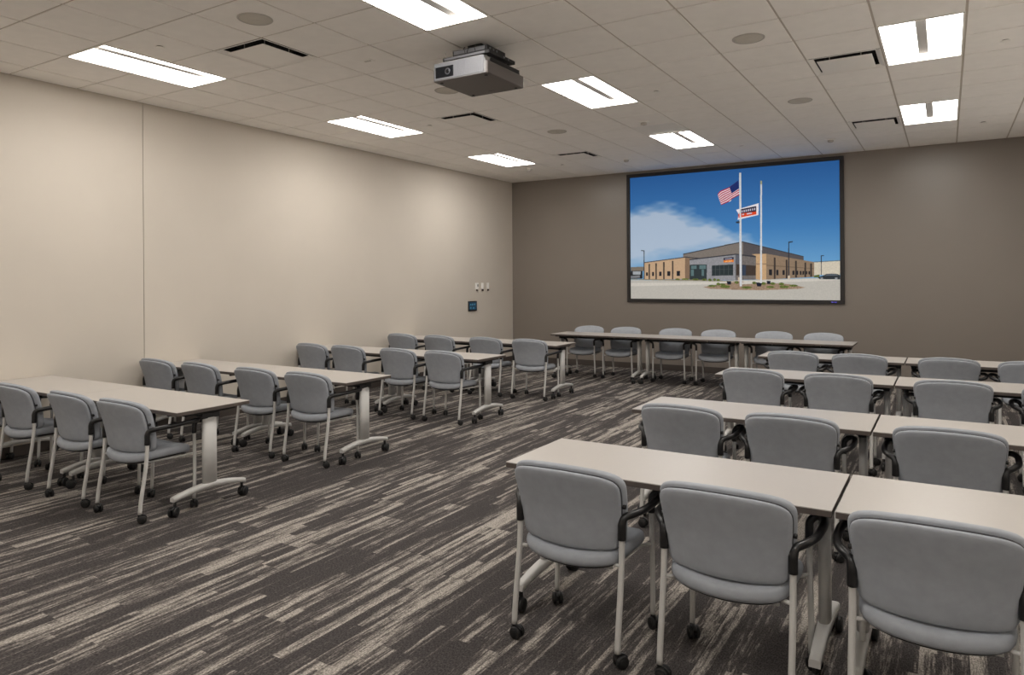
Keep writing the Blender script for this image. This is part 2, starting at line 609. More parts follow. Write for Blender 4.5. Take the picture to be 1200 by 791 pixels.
def make_chair():
    t = thing('office_chair', 'chair', 'chair')
    # seat: cushion with rolled rim
    bm = new_bm()
    add_pad(bm, seat_outline, [(0.0, -0.006), (0.9, -0.006), (0.965, -0.002), (0.992, 0.010), (1.0, 0.024), (0.992, 0.038),
                               (0.97, 0.048), (0.93, 0.055), (0.8, 0.060), (0.5, 0.056), (0.25, 0.054), (0, 0.053)], seat_place)
    s = obj('seat', bm, M['fabric'], t)
    bm = new_bm()
    add_pad(bm, seat_outline, [(0, -0.020), (0.5, -0.020), (0.88, -0.018), (0.93, -0.010), (0.93, -0.003), (0.5, -0.003), (0, -0.003)], seat_place)
    obj('seat_pan', bm, M['black'], s)
    # backrest: outer shell pad + front cushion + piping in the groove
    bm = new_bm()
    add_pad(bm, shell_outline, [(0, 0.0), (0.5, 0.0), (0.96, 0.0), (0.98, -0.003), (0.99, -0.010), (0.985, -0.018), (0.967, -0.024),
                               (0.92, -0.028), (0.8, -0.031), (0.5, -0.033), (0.25, -0.034), (0, -0.034)], back_place)
    bk = obj('backrest', bm, M['fabric'], t)
    bm = new_bm()
    add_pad(bm, back_outline, [(0, 0.003), (0.5, 0.003), (0.965, 0.003), (0.992, 0.007), (1.010, 0.016), (1.014, 0.028), (1.006, 0.040),
                               (0.98, 0.049), (0.9, 0.056), (0.7, 0.059), (0.4, 0.056), (0.2, 0.054), (0, 0.053)], back_place)
    obj('back_cushion', bm, M['fabric'], bk)
    bm = new_bm()
    pts = [back_place(x*0.985, 0.635+(z-0.635)*0.985, 0.0015) for x, z in [shell_outline(i/88) for i in range(89)]]
    add_tube(bm, pts, 0.0035, seg=6, cap=False)
    obj('piping', bm, M['fabric_dark'], bk)
    # dark bolts at the side of the back and bracket arms that carry it
    for sx in (-1, 1):
        bm = new_bm()
        c = back_place(sx*0.262, 0.665, 0.004)
        add_cyl(bm, c, 'X', 0.010, 0.016, 12, bev=0.002)
        obj('bolt', bm, M['black'], bk)
    # seat frame: side rails and cross rails in silver tube
    bm = new_bm()
    for sx in (-1, 1):
        add_tube(bm, [(sx*0.252, -0.158, 0.412), (sx*0.215, -0.13, 0.404), (sx*0.200, -0.10, 0.392), (sx*0.200, 0.17, 0.380), (sx*0.215, 0.19, 0.386), (sx*0.250, 0.212, 0.392)], 0.008, seg=10)
    for y in (-0.13, 0.14):
        add_tube(bm, [(-0.20, y, 0.386), (0.20, y, 0.386)], 0.008, seg=10)
    obj('seat_frame', bm, M['silver'], t)
    for sx in (-1, 1):
        # rear leg: upright at the seat, sweeping backwards to the floor
        bm = new_bm()
        p = smooth_path([(sx*0.256, -0.150, 0.595), (sx*0.256, -0.152, 0.50), (sx*0.256, -0.160, 0.40), (sx*0.257, -0.178, 0.28),
                         (sx*0.257, -0.200, 0.15), (sx*0.257, -0.210, 0.062)], 4)
        add_tube(bm, p, 0.0130, seg=14)
        leg = obj('leg', bm, M['silver'], t)
        h, w = caster_bm(sx*0.257, -0.211, 0.029, 0.050, random.uniform(0, 6.28), 0.066)
        cs = obj('caster', h, M['black'], leg)
        merge(cs, w, M['tyre'])
        # front leg
        bm = new_bm()
        p = smooth_path([(sx*0.250, 0.214, 0.60), (sx*0.252, 0.216, 0.40), (sx*0.256, 0.212, 0.20), (sx*0.257, 0.206, 0.062)], 4)
        add_tube(bm, p, 0.0120, seg=14)
        leg = obj('leg', bm, M['silver'], t)
        h, w = caster_bm(sx*0.257, 0.205, 0.029, 0.050, random.uniform(0, 6.28), 0.066)
        cs = obj('caster', h, M['black'], leg)
        merge(cs, w, M['tyre'])
        # armrest: sleeve, bowed arm, sleeve
        bm = new_bm()
        p = smooth_path([(sx*q[0], q[1], q[2]) for q in
                         [(0.256, -0.152, 0.525), (0.256, -0.151, 0.56), (0.257, -0.150, 0.596), (0.265, -0.138, 0.620),
                          (0.294, -0.102, 0.631), (0.318, -0.045, 0.638), (0.325, 0.050, 0.642), (0.323, 0.140, 0.645),
                          (0.308, 0.200, 0.644), (0.276, 0.225, 0.639), (0.253, 0.222, 0.616), (0.250, 0.217, 0.585), (0.250, 0.216, 0.54)]], 4)
        n = len(p)
        rad = []
        for i in range(n):
            f = i/(n-1)
            rad.append(0.0185 if f < 0.20 else (0.0175 if f > 0.88 else 0.0165))
        rad = [sum(rad[max(0, i-2):i+3])/len(rad[max(0, i-2):i+3]) for i in range(n)]
        add_tube(bm, p, rad, seg=14)
        obj('armrest', bm, M['black'], t)
    return t


def merge(o, bm2, m2):
    """append another bmesh to o with its own material slot"""
    me = o.data
    k = len(me.materials)
    me.materials.append(m2)
    for f in bm2.faces:
        f.material_index = k
    bmesh.ops.recalc_face_normals(bm2, faces=bm2.faces[:])
    tmp = bpy.data.meshes.new('tmp')
    bm2.to_mesh(tmp)
    bm2.free()
    b = bmesh.new()
    b.from_mesh(me)
    b.from_mesh(tmp)
    b.to_mesh(me)
    b.free()
    bpy.data.meshes.remove(tmp)


random.seed(4)
chair0 = make_chair()
chair_used = [False]


def place_chair(x, y, rz, label, group):
    if not chair_used[0]:
        chair_used[0] = True
        chair0.location = (x, y, 0)
        chair0.rotation_euler = (0, 0, rz)
        chair0['label'] = label
        chair0['group'] = group
        return chair0
    return dup(chair0, (x, y, 0), rz, label, group)


# ------------------------------------------------------------ flip-top table
TW, TD = 1.50, 0.605


def make_table(w, tname):
    t = thing('training_table', 'table', 'table')
    h = w/2
    bm = new_bm()
    add_box(bm, -h, h, -TD/2, TD/2, 0.735, 0.7385, mi=0)
    add_box(bm, -h-0.0005, h+0.0005, -TD/2-0.0005, TD/2+0.0005, 0.7105, 0.7352, bev=0.002, seg=1, mi=1)
    obj('tabletop', bm, [M['laminate'], M['edgeband']], t)
    bm = new_bm()
    add_box(bm, -h+0.10, h-0.10, -0.030, 0.030, 0.655, 0.692, bev=0.004)
    for sx in (-1, 1):
        add_box(bm, sx*(h-0.20)-0.015, sx*(h-0.20)+0.015, -0.24, 0.24, 0.684, 0.7105, bev=0.003, seg=1)
    obj('underframe', bm, M['blackmatte'], t)
    for sx in (-1, 1):
        px = sx*(h-0.067)
        bm = new_bm()
        add_box(bm, px-0.026, px+0.026, -0.21, 0.21, 0.690, 0.7105, bev=0.003, seg=1)
        add_box(bm, px-0.024, px+0.024, -0.075, 0.075, 0.650, 0.692, bev=0.006)
        add_cyl(bm, (px-sx*0.03, 0, 0.672), 'X', 0.022, 0.05, 16, bev=0.003)
        obj('tilt_bracket', bm, M['blackmatte'], t)
        # oval column
        bm = new_bm()
        ring = []
        segs = 28
        for k in range(segs):
            a = 2*math.pi*k/segs
            c, s = math.cos(a), math.sin(a)
            q = (abs(c)**3+abs(s)**3)**(-1/3)
            ring.append((px+0.024*c*q, 0.056*s*q))
        lo = [bm.verts.new((a, b, 0.15)) for a, b in ring]
        hi = [bm.verts.new((a, b, 0.655)) for a, b in ring]
        for k in range(segs):
            f = bm.faces.new((lo[k], lo[(k+1) % segs], hi[(k+1) % segs], hi[k]))
            f.smooth = True
        bm.faces.new(lo[::-1])
        bm.faces.new(hi)
        obj('column', bm, M['silver'], t)
        # arched foot
        bm = new_bm()
        prev = None
        n = 18
        for i in range(n+1):
            y = -0.300+0.600*i/n
            q = abs(y)/0.300
            zt = 0.178-0.042*q**1.8
            zb = 0.140-0.036*q**1.6
            hw = 0.027-0.005*q
            rnd = 0.008
            row = [(px-hw, zb), (px-hw, zt-rnd), (px-hw+rnd*0.6, zt-rnd*0.25), (px-hw+0.014, zt), (px+hw-0.014, zt),
                   (px+hw-rnd*0.6, zt-rnd*0.25), (px+hw, zt-rnd), (px+hw, zb)]
            row = [bm.verts.new((a, y, b)) for a, b in row]
            if prev:
                m = len(row)
                for q2 in range(m):
                    f = bm.faces.new((prev[q2], prev[(q2+1) % m], row[(q2+1) % m], row[q2]))
                    f.smooth = q2 not in (m-1,)
            else:
                bm.faces.new(row)
            prev = row
        bm.faces.new(prev[::-1])
        ft = obj('foot', bm, M['silver'], t)
        for sy in (-1, 1):
            hb, wb = caster_bm(px, sy*0.278, 0.036, 0.056, random.uniform(-0.6, 0.6)+(0 if sy < 0 else 3.1), 0.108)
            cs = obj('caster', hb, M['black'], ft)
            merge(cs, wb, M['tyre'])
    # release paddles under the near edge
    for px in (-0.32, 0.32):
        bm = new_bm()
        add_box(bm, px-0.035, px+0.035, -0.262, -0.195, 0.690, 0.7100, bev=0.008)
        add_box(bm, px-0.012, px+0.012, -0.20, -0.03, 0.690, 0.700)
        obj('release_paddle', bm, M['black'], t)
    return t


tables = {}


def place_table(x0, x1, yc, label, group):
    w = round(x1-x0, 3)
    if w not in tables:
        tb = make_table(w, label)
        tables[w] = tb
        tb.location = ((x0+x1)/2, yc, 0)
        tb['label'] = label
        tb['group'] = group
        return tb
    return dup(tables[w], ((x0+x1)/2, yc, 0), 0, label, group)


# ------------------------------------------------------------ left block: four rows against the beige wall
XL = [(-0.379, 1.107), (1.111, 2.597)]
rowsL = [(0.043, -0.240, 'nearest'), (1.675, 1.420, 'second'), (3.765, 3.520, 'third'), (5.680, 5.375, 'farthest')]
chairsL = [[-0.075, 0.650, 1.505, 2.200], [-0.07, 0.67, 1.525, 2.227], [0.015, 0.66, 1.495, 2.185], [-0.02, 0.70, 1.53, 2.255]]
GL, GR, GB = 'tables in the left-hand rows', 'tables in the right-hand rows', 'tables in the row along the taupe wall'
CL, CR, CB = 'chairs at the left-hand rows', 'chairs at the right-hand rows', 'chairs along the taupe wall'
posn = ['next to the beige wall', 'second from the beige wall', 'third from the beige wall', 'at the aisle end, fourth from the beige wall']
for (yt, yc, rn), cx in zip(rowsL, chairsL):
    place_table(*XL[0], yt, 'white-topped caster table against the beige wall, %s left-hand row' % rn, GL)
    place_table(*XL[1], yt, 'white-topped caster table at the aisle end of the %s left-hand row' % rn, GL)
    for x, pn in zip(cx, posn):
        place_chair(x, yc+random.uniform(-0.006, 0.006), random.uniform(-0.02, 0.02),
                    'grey caster armchair %s, %s left-hand row' % (pn, rn), CL)

# ------------------------------------------------------------ right block
XR = [(5.286, 6.786), (6.800, 8.300)]
rowsR = [(0.067, -0.240, 'nearest'), (1.737, 1.445, 'second'), (3.835, 3.530, 'third'), (5.640, 5.330, 'farthest')]
chairsR = [[5.720, 6.417, 7.130], [5.685, 6.365, 7.180, 7.900], [5.670, 6.375, 7.210, 7.930], [5.700, 6.370, 7.190, 7.870]]
posr = ['at the aisle end', 'second from the aisle', 'third from the aisle', 'fourth from the aisle, at the frame edge']
for (yt, yc, rn), cx in zip(rowsR, chairsR):
    place_table(*XR[0], yt, 'white-topped caster table at the aisle end of the %s right-hand row' % rn, GR)
    place_table(*XR[1], yt, 'white-topped caster table right of the seam in the %s right-hand row' % rn, GR)
    for x, pn in zip(cx, posr):
        place_chair(x, yc+random.uniform(-0.006, 0.006), random.uniform(-0.02, 0.02),
                    'grey caster armchair %s, %s right-hand row' % (pn, rn), CR)

# ------------------------------------------------------------ row along the back wall, chairs facing the room
XB = [(1.490, 3.020), (3.028, 4.558), (4.566, 6.096)]
names = ['leftmost', 'middle', 'rightmost']
for (a, b), nm in zip(XB, names):
    place_table(a, b, 7.555, 'white-topped caster table in front of the taupe wall, %s of three' % nm, GB)
ord_ = ['first from the left', 'second from the left', 'third from the left', 'fourth from the left', 'fifth from the left', 'rightmost']
for x, nm in zip([1.885, 2.565, 3.420, 4.120, 4.950, 5.640], ord_):
    place_chair(x, 7.79+random.uniform(-0.01, 0.01), math.pi+random.uniform(-0.03, 0.03),
                'grey caster armchair with its back to the taupe wall, %s' % nm, CB)


# ------------------------------------------------------------ ceiling lights
def make_light():
    t = thing('ceiling_light', 'light', 'ceiling light')
    # local origin at the centre of the 2x4 opening, on the ceiling plane
    hx, hy = T/2-0.006, T-0.006
    bm = new_bm()
    w = 0.016
    for (a, b, c, d) in ((-hx, hx, -hy, -hy+w), (-hx, hx, hy-w, hy), (-hx, -hx+w, -hy+w, hy-w), (hx-w, hx, -hy+w, hy-w)):
        add_box(bm, a, b, c, d, -0.002, 0.012)
    obj('frame', bm, M['white'], t)
    # lit trough: sloped side reflectors up to a flat top
    bm = new_bm()
    ix, iy, top = hx-w, hy-w, 0.066
    nx = 12
    rows = []
    for k in range(nx+1):
        f = -1+2*k/nx
        z = 0.004+(top-0.004)*(1-abs(f)**6)
        rows.append((f*ix, z))
    v = [[bm.verts.new((x, y, z)) for (x, z) in rows] for y in (-iy, iy)]
    for k in range(nx):
        f = bm.faces.new((v[0][k], v[0][k+1], v[1][k+1], v[1][k]))
        f.smooth = True
    base = [[bm.verts.new((x, y, 0.004)) for (x, z) in rows[1:-1]] for y in (-iy, iy)]
    for e in (0, 1):
        bm.faces.new([v[e][0]]+base[e]+[v[e][-1]]+v[e][1:-1][::-1])
    obj('diffuser', bm, M['lamp'], t)
    bm = new_bm()
    add_box(bm, -0.040, 0.040, -iy+0.012, iy-0.012, top-0.014, top-0.002, bev=0.003, seg=1)
    obj('centre_strip', bm, M['lamp_strip'], t)
    return t


lc = {1: 'left-hand', 6: 'middle', 11: 'right-hand'}
lr = {10: 'nearest the taupe wall', 5: 'second from the taupe wall', 0: 'third from the taupe wall', -5: 'overhead behind the viewpoint'}
light0 = make_light()
first = True
for i, j in LIGHTS:
    lab = 'lit white ceiling troffer with dark centre strip, %s column, %s' % (lc[i], lr[j])
    loc = ((i+0.5)*T, (j+1)*T, H_CEIL)
    if first:
        light0.location = loc
        tag(light0, lab, 'ceiling light', 'ceiling lights')
        first = False
    else:
        dup(light0, loc, 0, lab, 'ceiling lights')


# ------------------------------------------------------------ air diffusers
def make_diffuser():
    t = thing('air_diffuser', 'diffuser', 'air vent')
    h = T/2-0.005
    bm = new_bm()
    # stepped metal frame sloping up to the neck
    steps = [(h, 0.000), (h-0.012, -0.001), (h-0.048, 0.016), (h-0.050, 0.030), (h-0.052, 0.075)]
    rings = []
    for r, z in steps:
        rings.append([bm.verts.new((sx*r, sy*r, z)) for sx, sy in ((-1, -1), (1, -1), (1, 1), (-1, 1))])
    for q, (a, b) in enumerate(zip(rings[:-1], rings[1:])):
        for k in range(4):
            f = bm.faces.new((a[k], a[(k+1) % 4], b[(k+1) % 4], b[k]))
            f.material_index = 0 if q < 2 else 1
    f = bm.faces.new(rings[-1])
    f.material_index = 1
    obj('frame', bm, [M['white'], M['dark_void']], t)
    bm = new_bm()
    p = h-0.074
    add_box(bm, -p, p, -p, p, -0.012, -0.008, bev=0.001, seg=1)
    o = obj('plaque', bm, M['white'], t)
    bm = new_bm()
    for sx in (-1, 1):
        for sy in (-1, 1):
            add_cyl(bm, (sx*0.13, sy*0.13, 0.033), 'Z', 0.004, 0.086, 8)
    obj('hanger_pins', bm, M['greymetal'], t)
    return t


dl = {(3, 1): 'between the left and middle lights, nearest the viewer', (3, 6): 'behind the projector, left of centre',
      (3, 11): 'nearest the corner of the taupe wall', (10, 6): 'beside the large right-hand light, half bright',
      (10, 11): 'beside the far right-hand light', (10, 1): 'right-hand side, just above the frame'}
diff0 = make_diffuser()
for k, (i, j) in enumerate(DIFFS):
    lab = 'square white plaque air diffuser in ceiling, %s' % dl[(i, j)]
    loc = ((i+0.5)*T, (j+0.5)*T, H_CEIL)
    if k == 0:
        diff0.location = loc
        tag(diff0, lab, 'air vent', 'ceiling air diffusers')
    else:
        dup(diff0, loc, 0, lab, 'ceiling air diffusers')

# perforated return panel
i, j = RETURNS[0]
t = thing('return_grille', 'dark perforated return air panel in ceiling, just ahead of the far middle light', 'air vent', ((i+0.5)*T, (j+0.5)*T, H_CEIL))
bm = new_bm()
h = T/2-0.006
for (a, b, c, d) in ((-h, h, -h, -h+0.02), (-h, h, h-0.02, h), (-h, -h+0.02, -h+0.02, h-0.02), (h-0.02, h, -h+0.02, h-0.02)):
    add_box(bm, a, b, c, d, -0.001, 0.010)
obj('frame', bm, M['white'], t)
bm = new_bm()
q = h-0.02
n = 30
for k in range(n):
    x = -q+2*q*(k+0.5)/n
    add_box(bm, x-0.0045, x+0.0045, -q, q, 0.002, 0.006)
for k in range(n):
    y = -q+2*q*(k+0.5)/n
    add_box(bm, -q, q, y-0.0045, y+0.0045, 0.0065, 0.0100)
add_box(bm, -q, q, -q, q, 0.05, 0.055, mi=1)
obj('perforated_sheet', bm, [M['white'], M['dark_void']], t)

# ------------------------------------------------------------ round ceiling speakers
sp = [((4.5, 0.5), 'beside the nearest air diffuser'), ((4.5, 4.45), 'just behind the projector'), ((4.5, 8.47), 'midway, left of the far middle light'),
      ((9.5, 4.55), 'largest one, right of centre'), ((9.5, 8.53), 'above the right part of the screen')]
spk0 = None
for (i, j), d in sp:
    lab = 'round grey flush ceiling speaker, %s' % d
    loc = (i*T, j*T, H_CEIL)
    if spk0 is None:
        spk0 = thing('ceiling_speaker', lab, 'speaker', loc, 0, 'round ceiling speakers')
        bm = new_bm()
        add_lathe(bm, (0, 0, 0), 'Z', [(0.130, 0.0), (0.130, -0.003), (0.126, -0.006), (0.116, -0.006), (0.114, -0.002), (0.114, 0.0)], 40)
        obj('rim', bm, M['greymetal'], spk0)
        bm = new_bm()
        add_lathe(bm, (0, 0, 0), 'Z', [(0.115, -0.001), (0.115, -0.0035), (0.09, -0.0045), (0.012, -0.006), (0.010, -0.0075), (0, -0.0075)], 40)
        obj('grille', bm, M['speaker'], spk0)
    else:
        dup(spk0, loc, 0, lab, 'round ceiling speakers')

# concealed sprinkler caps
cap = [((2.55, 0.48), 'above the beige wall seam'), ((2.55, 6.46), 'left of the middle diffuser'), ((7.5, 6.46), 'right of the second middle light'),
       ((12.48, 6.54), 'right of the large right-hand light'), ((2.52, 12.54), 'nearest the room corner'), ((7.5, 12.48), 'above the screen centre'),
       ((12.45, 12.57), 'far right, close to the taupe wall')]
c0 = None
for (i, j), d in cap:
    lab = 'small round sprinkler cover plate in ceiling, %s' % d
    loc = (i*T, j*T, H_CEIL)
    if c0 is None:
        c0 = thing('sprinkler_cover', lab, 'sprinkler', loc, 0, 'sprinkler cover plates')
        bm = new_bm()
        add_lathe(bm, (0, 0, -0.008), 'Z', [(0, -0.004), (0.030, -0.004), (0.036, -0.002), (0.037, 0.001), (0, 0.001)], 28)
        obj('plate', bm, M['white'], c0)
        bm = new_bm()
        add_lathe(bm, (0, 0, 0), 'Z', [(0.026, -0.007), (0.026, 0.0), (0, 0)], 20)
        obj('cup', bm, M['sprinkler'], c0)
    else:
        dup(c0, loc, 0, lab, 'sprinkler cover plates')

# domed detectors
det = [((6.46, 8.59), 'just ahead of the perforated panel'), ((4.39, 12.69), 'over the left end of the screen'), ((9.47, 12.77), 'over the right end of the screen'),
       ((1.45, 12.56), 'below the far left light')]
d0 = None
for (i, j), d in det:
    lab = 'small domed ceiling detector, %s' % d
    loc = (i*T, j*T, H_CEIL)
    if d0 is None:
        d0 = thing('ceiling_detector', lab, 'detector', loc, 0, 'domed ceiling detectors')
        bm = new_bm()
        add_lathe(bm, (0, 0, 0), 'Z', [(0, 0), (0.066, 0), (0.066, -0.006), (0.058, -0.014), (0.046, -0.016), (0, -0.016)], 32)
        obj('base', bm, M['white'], d0)
        bm = new_bm()
        add_lathe(bm, (0, 0, 0), 'Z', [(0.040, -0.015), (0.040, -0.034), (0.034, -0.044), (0.018, -0.050), (0, -0.051)], 28)
        obj('dome', bm, M['greymetal'], d0)
    else:
        dup(d0, loc, 0, lab, 'domed ceiling detectors')

# square connection plate in the ceiling, left of the projector
t = thing('ceiling_outlet', 'small flush outlet plate in the ceiling left of the projector', 'outlet', (4.51*T, 2.49*T, H_CEIL))
bm = new_bm()
add_box(bm, -0.06, 0.06, -0.04, 0.04, -0.005, 0.0, bev=0.002)
obj('plate', bm, M['white'], t)
bm = new_bm()
for x in (-0.026, 0.0, 0.026):
    add_box(bm, x-0.008, x+0.008, -0.010, 0.010, -0.007, -0.0045)
obj('socket', bm, M['greymetal'], t)

# ------------------------------------------------------------ projector and its ceiling mount
PX0, PX1, PY0, PY1, PZ = 3.530, 4.075, 1.465, 2.030, 3.300
t = thing('projector', 'grey ceiling-hung video projector with dark lens window', 'projector', ((PX0+PX1)/2, (PY0+PY1)/2, PZ))
hw, hd = (PX1-PX0)/2, (PY1-PY0)/2
bm = new_bm()
# casing: lower tray and a chamfered upper body
add_box(bm, -hw, hw, -hd, hd, 0.0, 0.105, bev=0.010)
obj('lower_casing', bm, M['proj_dark'], t)
bm = new_bm()
prof = [(0.000, 0.006), (0.000, 0.088), (0.018, 0.150), (0.05, 0.160)]
rings = []
for ins, z in prof:
    x, y = hw-0.018-ins, hd-0.018-ins
    y0 = -hd+ins*0.3-0.002
    rings.append([bm.verts.new(p) for p in ((-x, y0, z), (x, y0, z), (x, y, z), (-x, y, z))])
for a, b in zip(rings[:-1], rings[1:]):
    for k in range(4):
        bm.faces.new((a[k], a[(k+1) % 4], b[(k+1) % 4], b[k]))
bm.faces.new(rings[0][::-1])
bm.faces.new(rings[-1])
obj('upper_casing', bm, M['proj_body'], t)
bm = new_bm()
add_box(bm, -hw+0.012, hw-0.035, -hd-0.006, -hd+0.004, 0.012, 0.150, bev=0.003)
fp = obj('front_panel', bm, M['proj_front'], t)
bm = new_bm()
add_box(bm, -hw+0.030, -hw+0.212, -hd-0.009, -hd-0.004, 0.026, 0.116, bev=0.002)
obj('lens_window', bm, M['glass_dark'], fp)
bm = new_bm()
add_cyl(bm, (-hw+0.155, -hd-0.0095, 0.070), 'Y', 0.028, 0.004, 28, bev=0.001)
add_lathe(bm, (-hw+0.155, -hd-0.012, 0.070), 'Y', [(0, -0.003), (0.012, -0.002), (0.020, 0.0015), (0, 0.002)], 24, mi=1)
obj('lens', bm, [M['lens_ring'], M['glass_dark']], fp)
bm = new_bm()
for k in range(14):
    x = -0.02+k*0.0175
    add_box(bm, x, x+0.003, -hd-0.0075, -hd-0.005, 0.02, 0.138)
obj('front_grille', bm, M['proj_front'], fp)
bm = new_bm()
for k in range(5):
    add_box(bm, hw-0.022, hw-0.014, -hd+0.06, hd-0.05, 0.108+k*0.008, 0.112+k*0.008)
obj('side_vent', bm, M['black'], t)
bm = new_bm()
add_box(bm, -0.03, 0.03, hd-0.10, hd-0.094, -0.003, -0.001)
for sx in (-1, 1):
    for sy in (-1, 1):
        add_cyl(bm, (sx*(hw-0.05), sy*(hd-0.05), -0.004), 'Z', 0.014, 0.010, 14, bev=0.002)
obj('foot', bm, M['black'], t)

t = thing('projector_mount', 'black and silver ceiling bracket holding the projector', 'bracket', ((PX0+PX1)/2, (PY0+PY1)/2, PZ+0.160))
zt = H_CEIL-PZ-0.160
bm = new_bm()
# lower plate with side rails
add_box(bm, -0.235, 0.235, -0.20, -0.165, 0.030, 0.058, bev=0.002)
add_box(bm, -0.235, 0.235, 0.165, 0.20, 0.030, 0.058, bev=0.002)
add_box(bm, -0.235, -0.20, -0.165, 0.165, 0.030, 0.058, bev=0.002)
add_box(bm, 0.20, 0.235, -0.165, 0.165, 0.030, 0.058, bev=0.002)
add_box(bm, -0.20, 0.20, -0.165, 0.165, 0.034, 0.040)
obj('lower_frame', bm, [M['blackmatte']], t)
bm = new_bm()
add_box(bm, -0.215, 0.195, -0.207, -0.200, 0.032, 0.052, bev=0.001, seg=1)
add_box(bm, -0.16, 0.155, -0.147, -0.140, 0.084, 0.118, bev=0.001, seg=1)
obj('rail_face', bm, M['proj_front'], t)
bm = new_bm()
add_box(bm, -0.175, 0.175, -0.14, 0.14, 0.078, 0.124, bev=0.003)
add_box(bm, -0.11, 0.11, -0.10, 0.10, 0.058, 0.080)
add_box(bm, -0.07, 0.07, -0.07, 0.07, 0.122, zt, bev=0.002)
obj('upper_frame', bm, M['blackmatte'], t)
for sx in (-1, 1):
    for sy in (-1, 1):
        bm = new_bm()
        add_cyl(bm, (sx*0.17, sy*0.15, 0.016), 'Z', 0.009, 0.034, 12, bev=0.001)
        add_cyl(bm, (sx*0.17, sy*0.15, 0.062), 'Z', 0.013, 0.010, 6)
        obj('bolt', bm, M['proj_front'], t)
bm = new_bm()
for (y, z) in ((-0.10, 0.10), (-0.05, 0.10), (0.0, 0.10), (0.09, 0.045), (0.02, 0.045)):
    add_cyl(bm, (0.178 if z > 0.06 else 0.237, y, z), 'X', 0.009, 0.006, 10, bev=0.001)
obj('screw', bm, M['proj_front'], t)
for x, y, dx in ((-0.05, -0.15, 0.01), (0.0, -0.152, -0.012), (0.055, -0.15, 0.008)):
    bm = new_bm()
    add_tube(bm, smooth_path([(x, y+0.01, 0.135), (x, y-0.004, 0.120), (x+dx, y-0.006, 0.095), (x+dx*1.5, y-0.003, 0.075)], 4), 0.003, seg=8)
    obj('cable', bm, M['black'], t)
bm = new_bm()
add_tube(bm, [(-0.215, -0.17, 0.055), (-0.245, -0.15, 0.115)], 0.004, seg=8)
obj('lever', bm, M['greymetal'], t)

# ------------------------------------------------------------ wall controls on the beige wall
t = thing('touch_panel', 'black square touch panel with blue display on beige wall', 'touch panel', (X_LEFT, 7.655, 1.165))
bm = new_bm()
add_box(bm, 0.0, 0.022, -0.135, 0.135, -0.093, 0.093, bev=0.005)
obj('housing', bm, M['black'], t)
bm = new_bm()
add_box(bm, 0.022, 0.024, -0.112, 0.112, -0.068, 0.072)
pd = obj('display', bm, M['touch'], t)
bm = new_bm()
for a, b in ((-0.08, 0.03), (-0.02, 0.03), (0.05, 0.03), (-0.08, -0.03), (0.02, -0.035)):
    add_box(bm, 0.024, 0.0248, a-0.02, a+0.02, b-0.014, b+0.014)
obj('icons', bm, M['touch_icon'], pd)
for k, (y, d) in enumerate(((7.815, 'leftmost, with dark toggle'), (8.0, 'middle'), (8.19, 'rightmost'))):
    t = thing('wall_switch', 'white wall switch plate on the beige wall, %s of three' % d, 'switch', (X_LEFT, y, 1.535), 0, 'wall switches by the corner')
    bm = new_bm()
    hw_ = 0.055 if k == 0 else 0.038
    add_box(bm, 0, 0.007, -hw_, hw_, -0.058, 0.062, bev=0.003)
    pl = obj('cover_plate', bm, M['whiteplastic'], t)
    bm = new_bm()
    if k == 0:
        add_box(bm, 0.007, 0.014, 0.014, 0.032, -0.008, 0.036, bev=0.002)
        obj('toggle', bm, M['black'], t)
    else:
        add_box(bm, 0.007, 0.011, -0.016, 0.016, -0.03, 0.036, bev=0.002)
        obj('rocker', bm, M['whiteplastic'], t)
    bm = new_bm()
    add_box(bm, 0.0, 0.020, -0.020, 0.020, -0.092, -0.062, bev=0.003)
    obj('sensor', bm, M['red'], t)

# ------------------------------------------------------------ projection screen
SX0, SX1, SZ0, SZ1 = 2.188, 5.735, 1.287, 3.518
FY = Y_BACK
t = thing('projection_screen', 'wide black-framed screen showing a building with flags under blue sky', 'screen', ((SX0+SX1)/2, FY, SZ0))
ox, oz = (SX0+SX1)/2, SZ0
F = 0.062
W2, HH = (SX1-SX0)/2, SZ1-SZ0
bm = new_bm()
for (a, b, c, d) in ((-W2-F, W2+F, -F, 0.0), (-W2-F, W2+F, HH, HH+F), (-W2-F, -W2, 0, HH), (W2, W2+F, 0, HH)):
    add_box(bm, a, b, -0.040, 0.0, c, d, bev=0.004, seg=1)
obj('frame', bm, M['bezel'], t)
bm = new_bm()
add_lathe(bm, (W2-0.09, -0.0405, -F*0.5), 'Y', [(0, -0.003), (0.055, -0.002), (0.058, 0.0), (0, 0.001)], 32)
for v in bm.verts:
    v.co.z = -F*0.5+(v.co.z+F*0.5)*0.36
bd = obj('badge', bm, M['blue_badge'], t)
bm = new_bm()
for k, w in enumerate((0.010, 0.006, 0.007, 0.004, 0.010, 0.007)):
    x = W2-0.125+k*0.0128
    add_box(bm, x, x+w, -0.0445, -0.043, -F*0.5-0.005, -F*0.5+0.005+(0.003 if k in (0, 3) else 0))
obj('badge_letters', bm, M['badge_text'], bd)

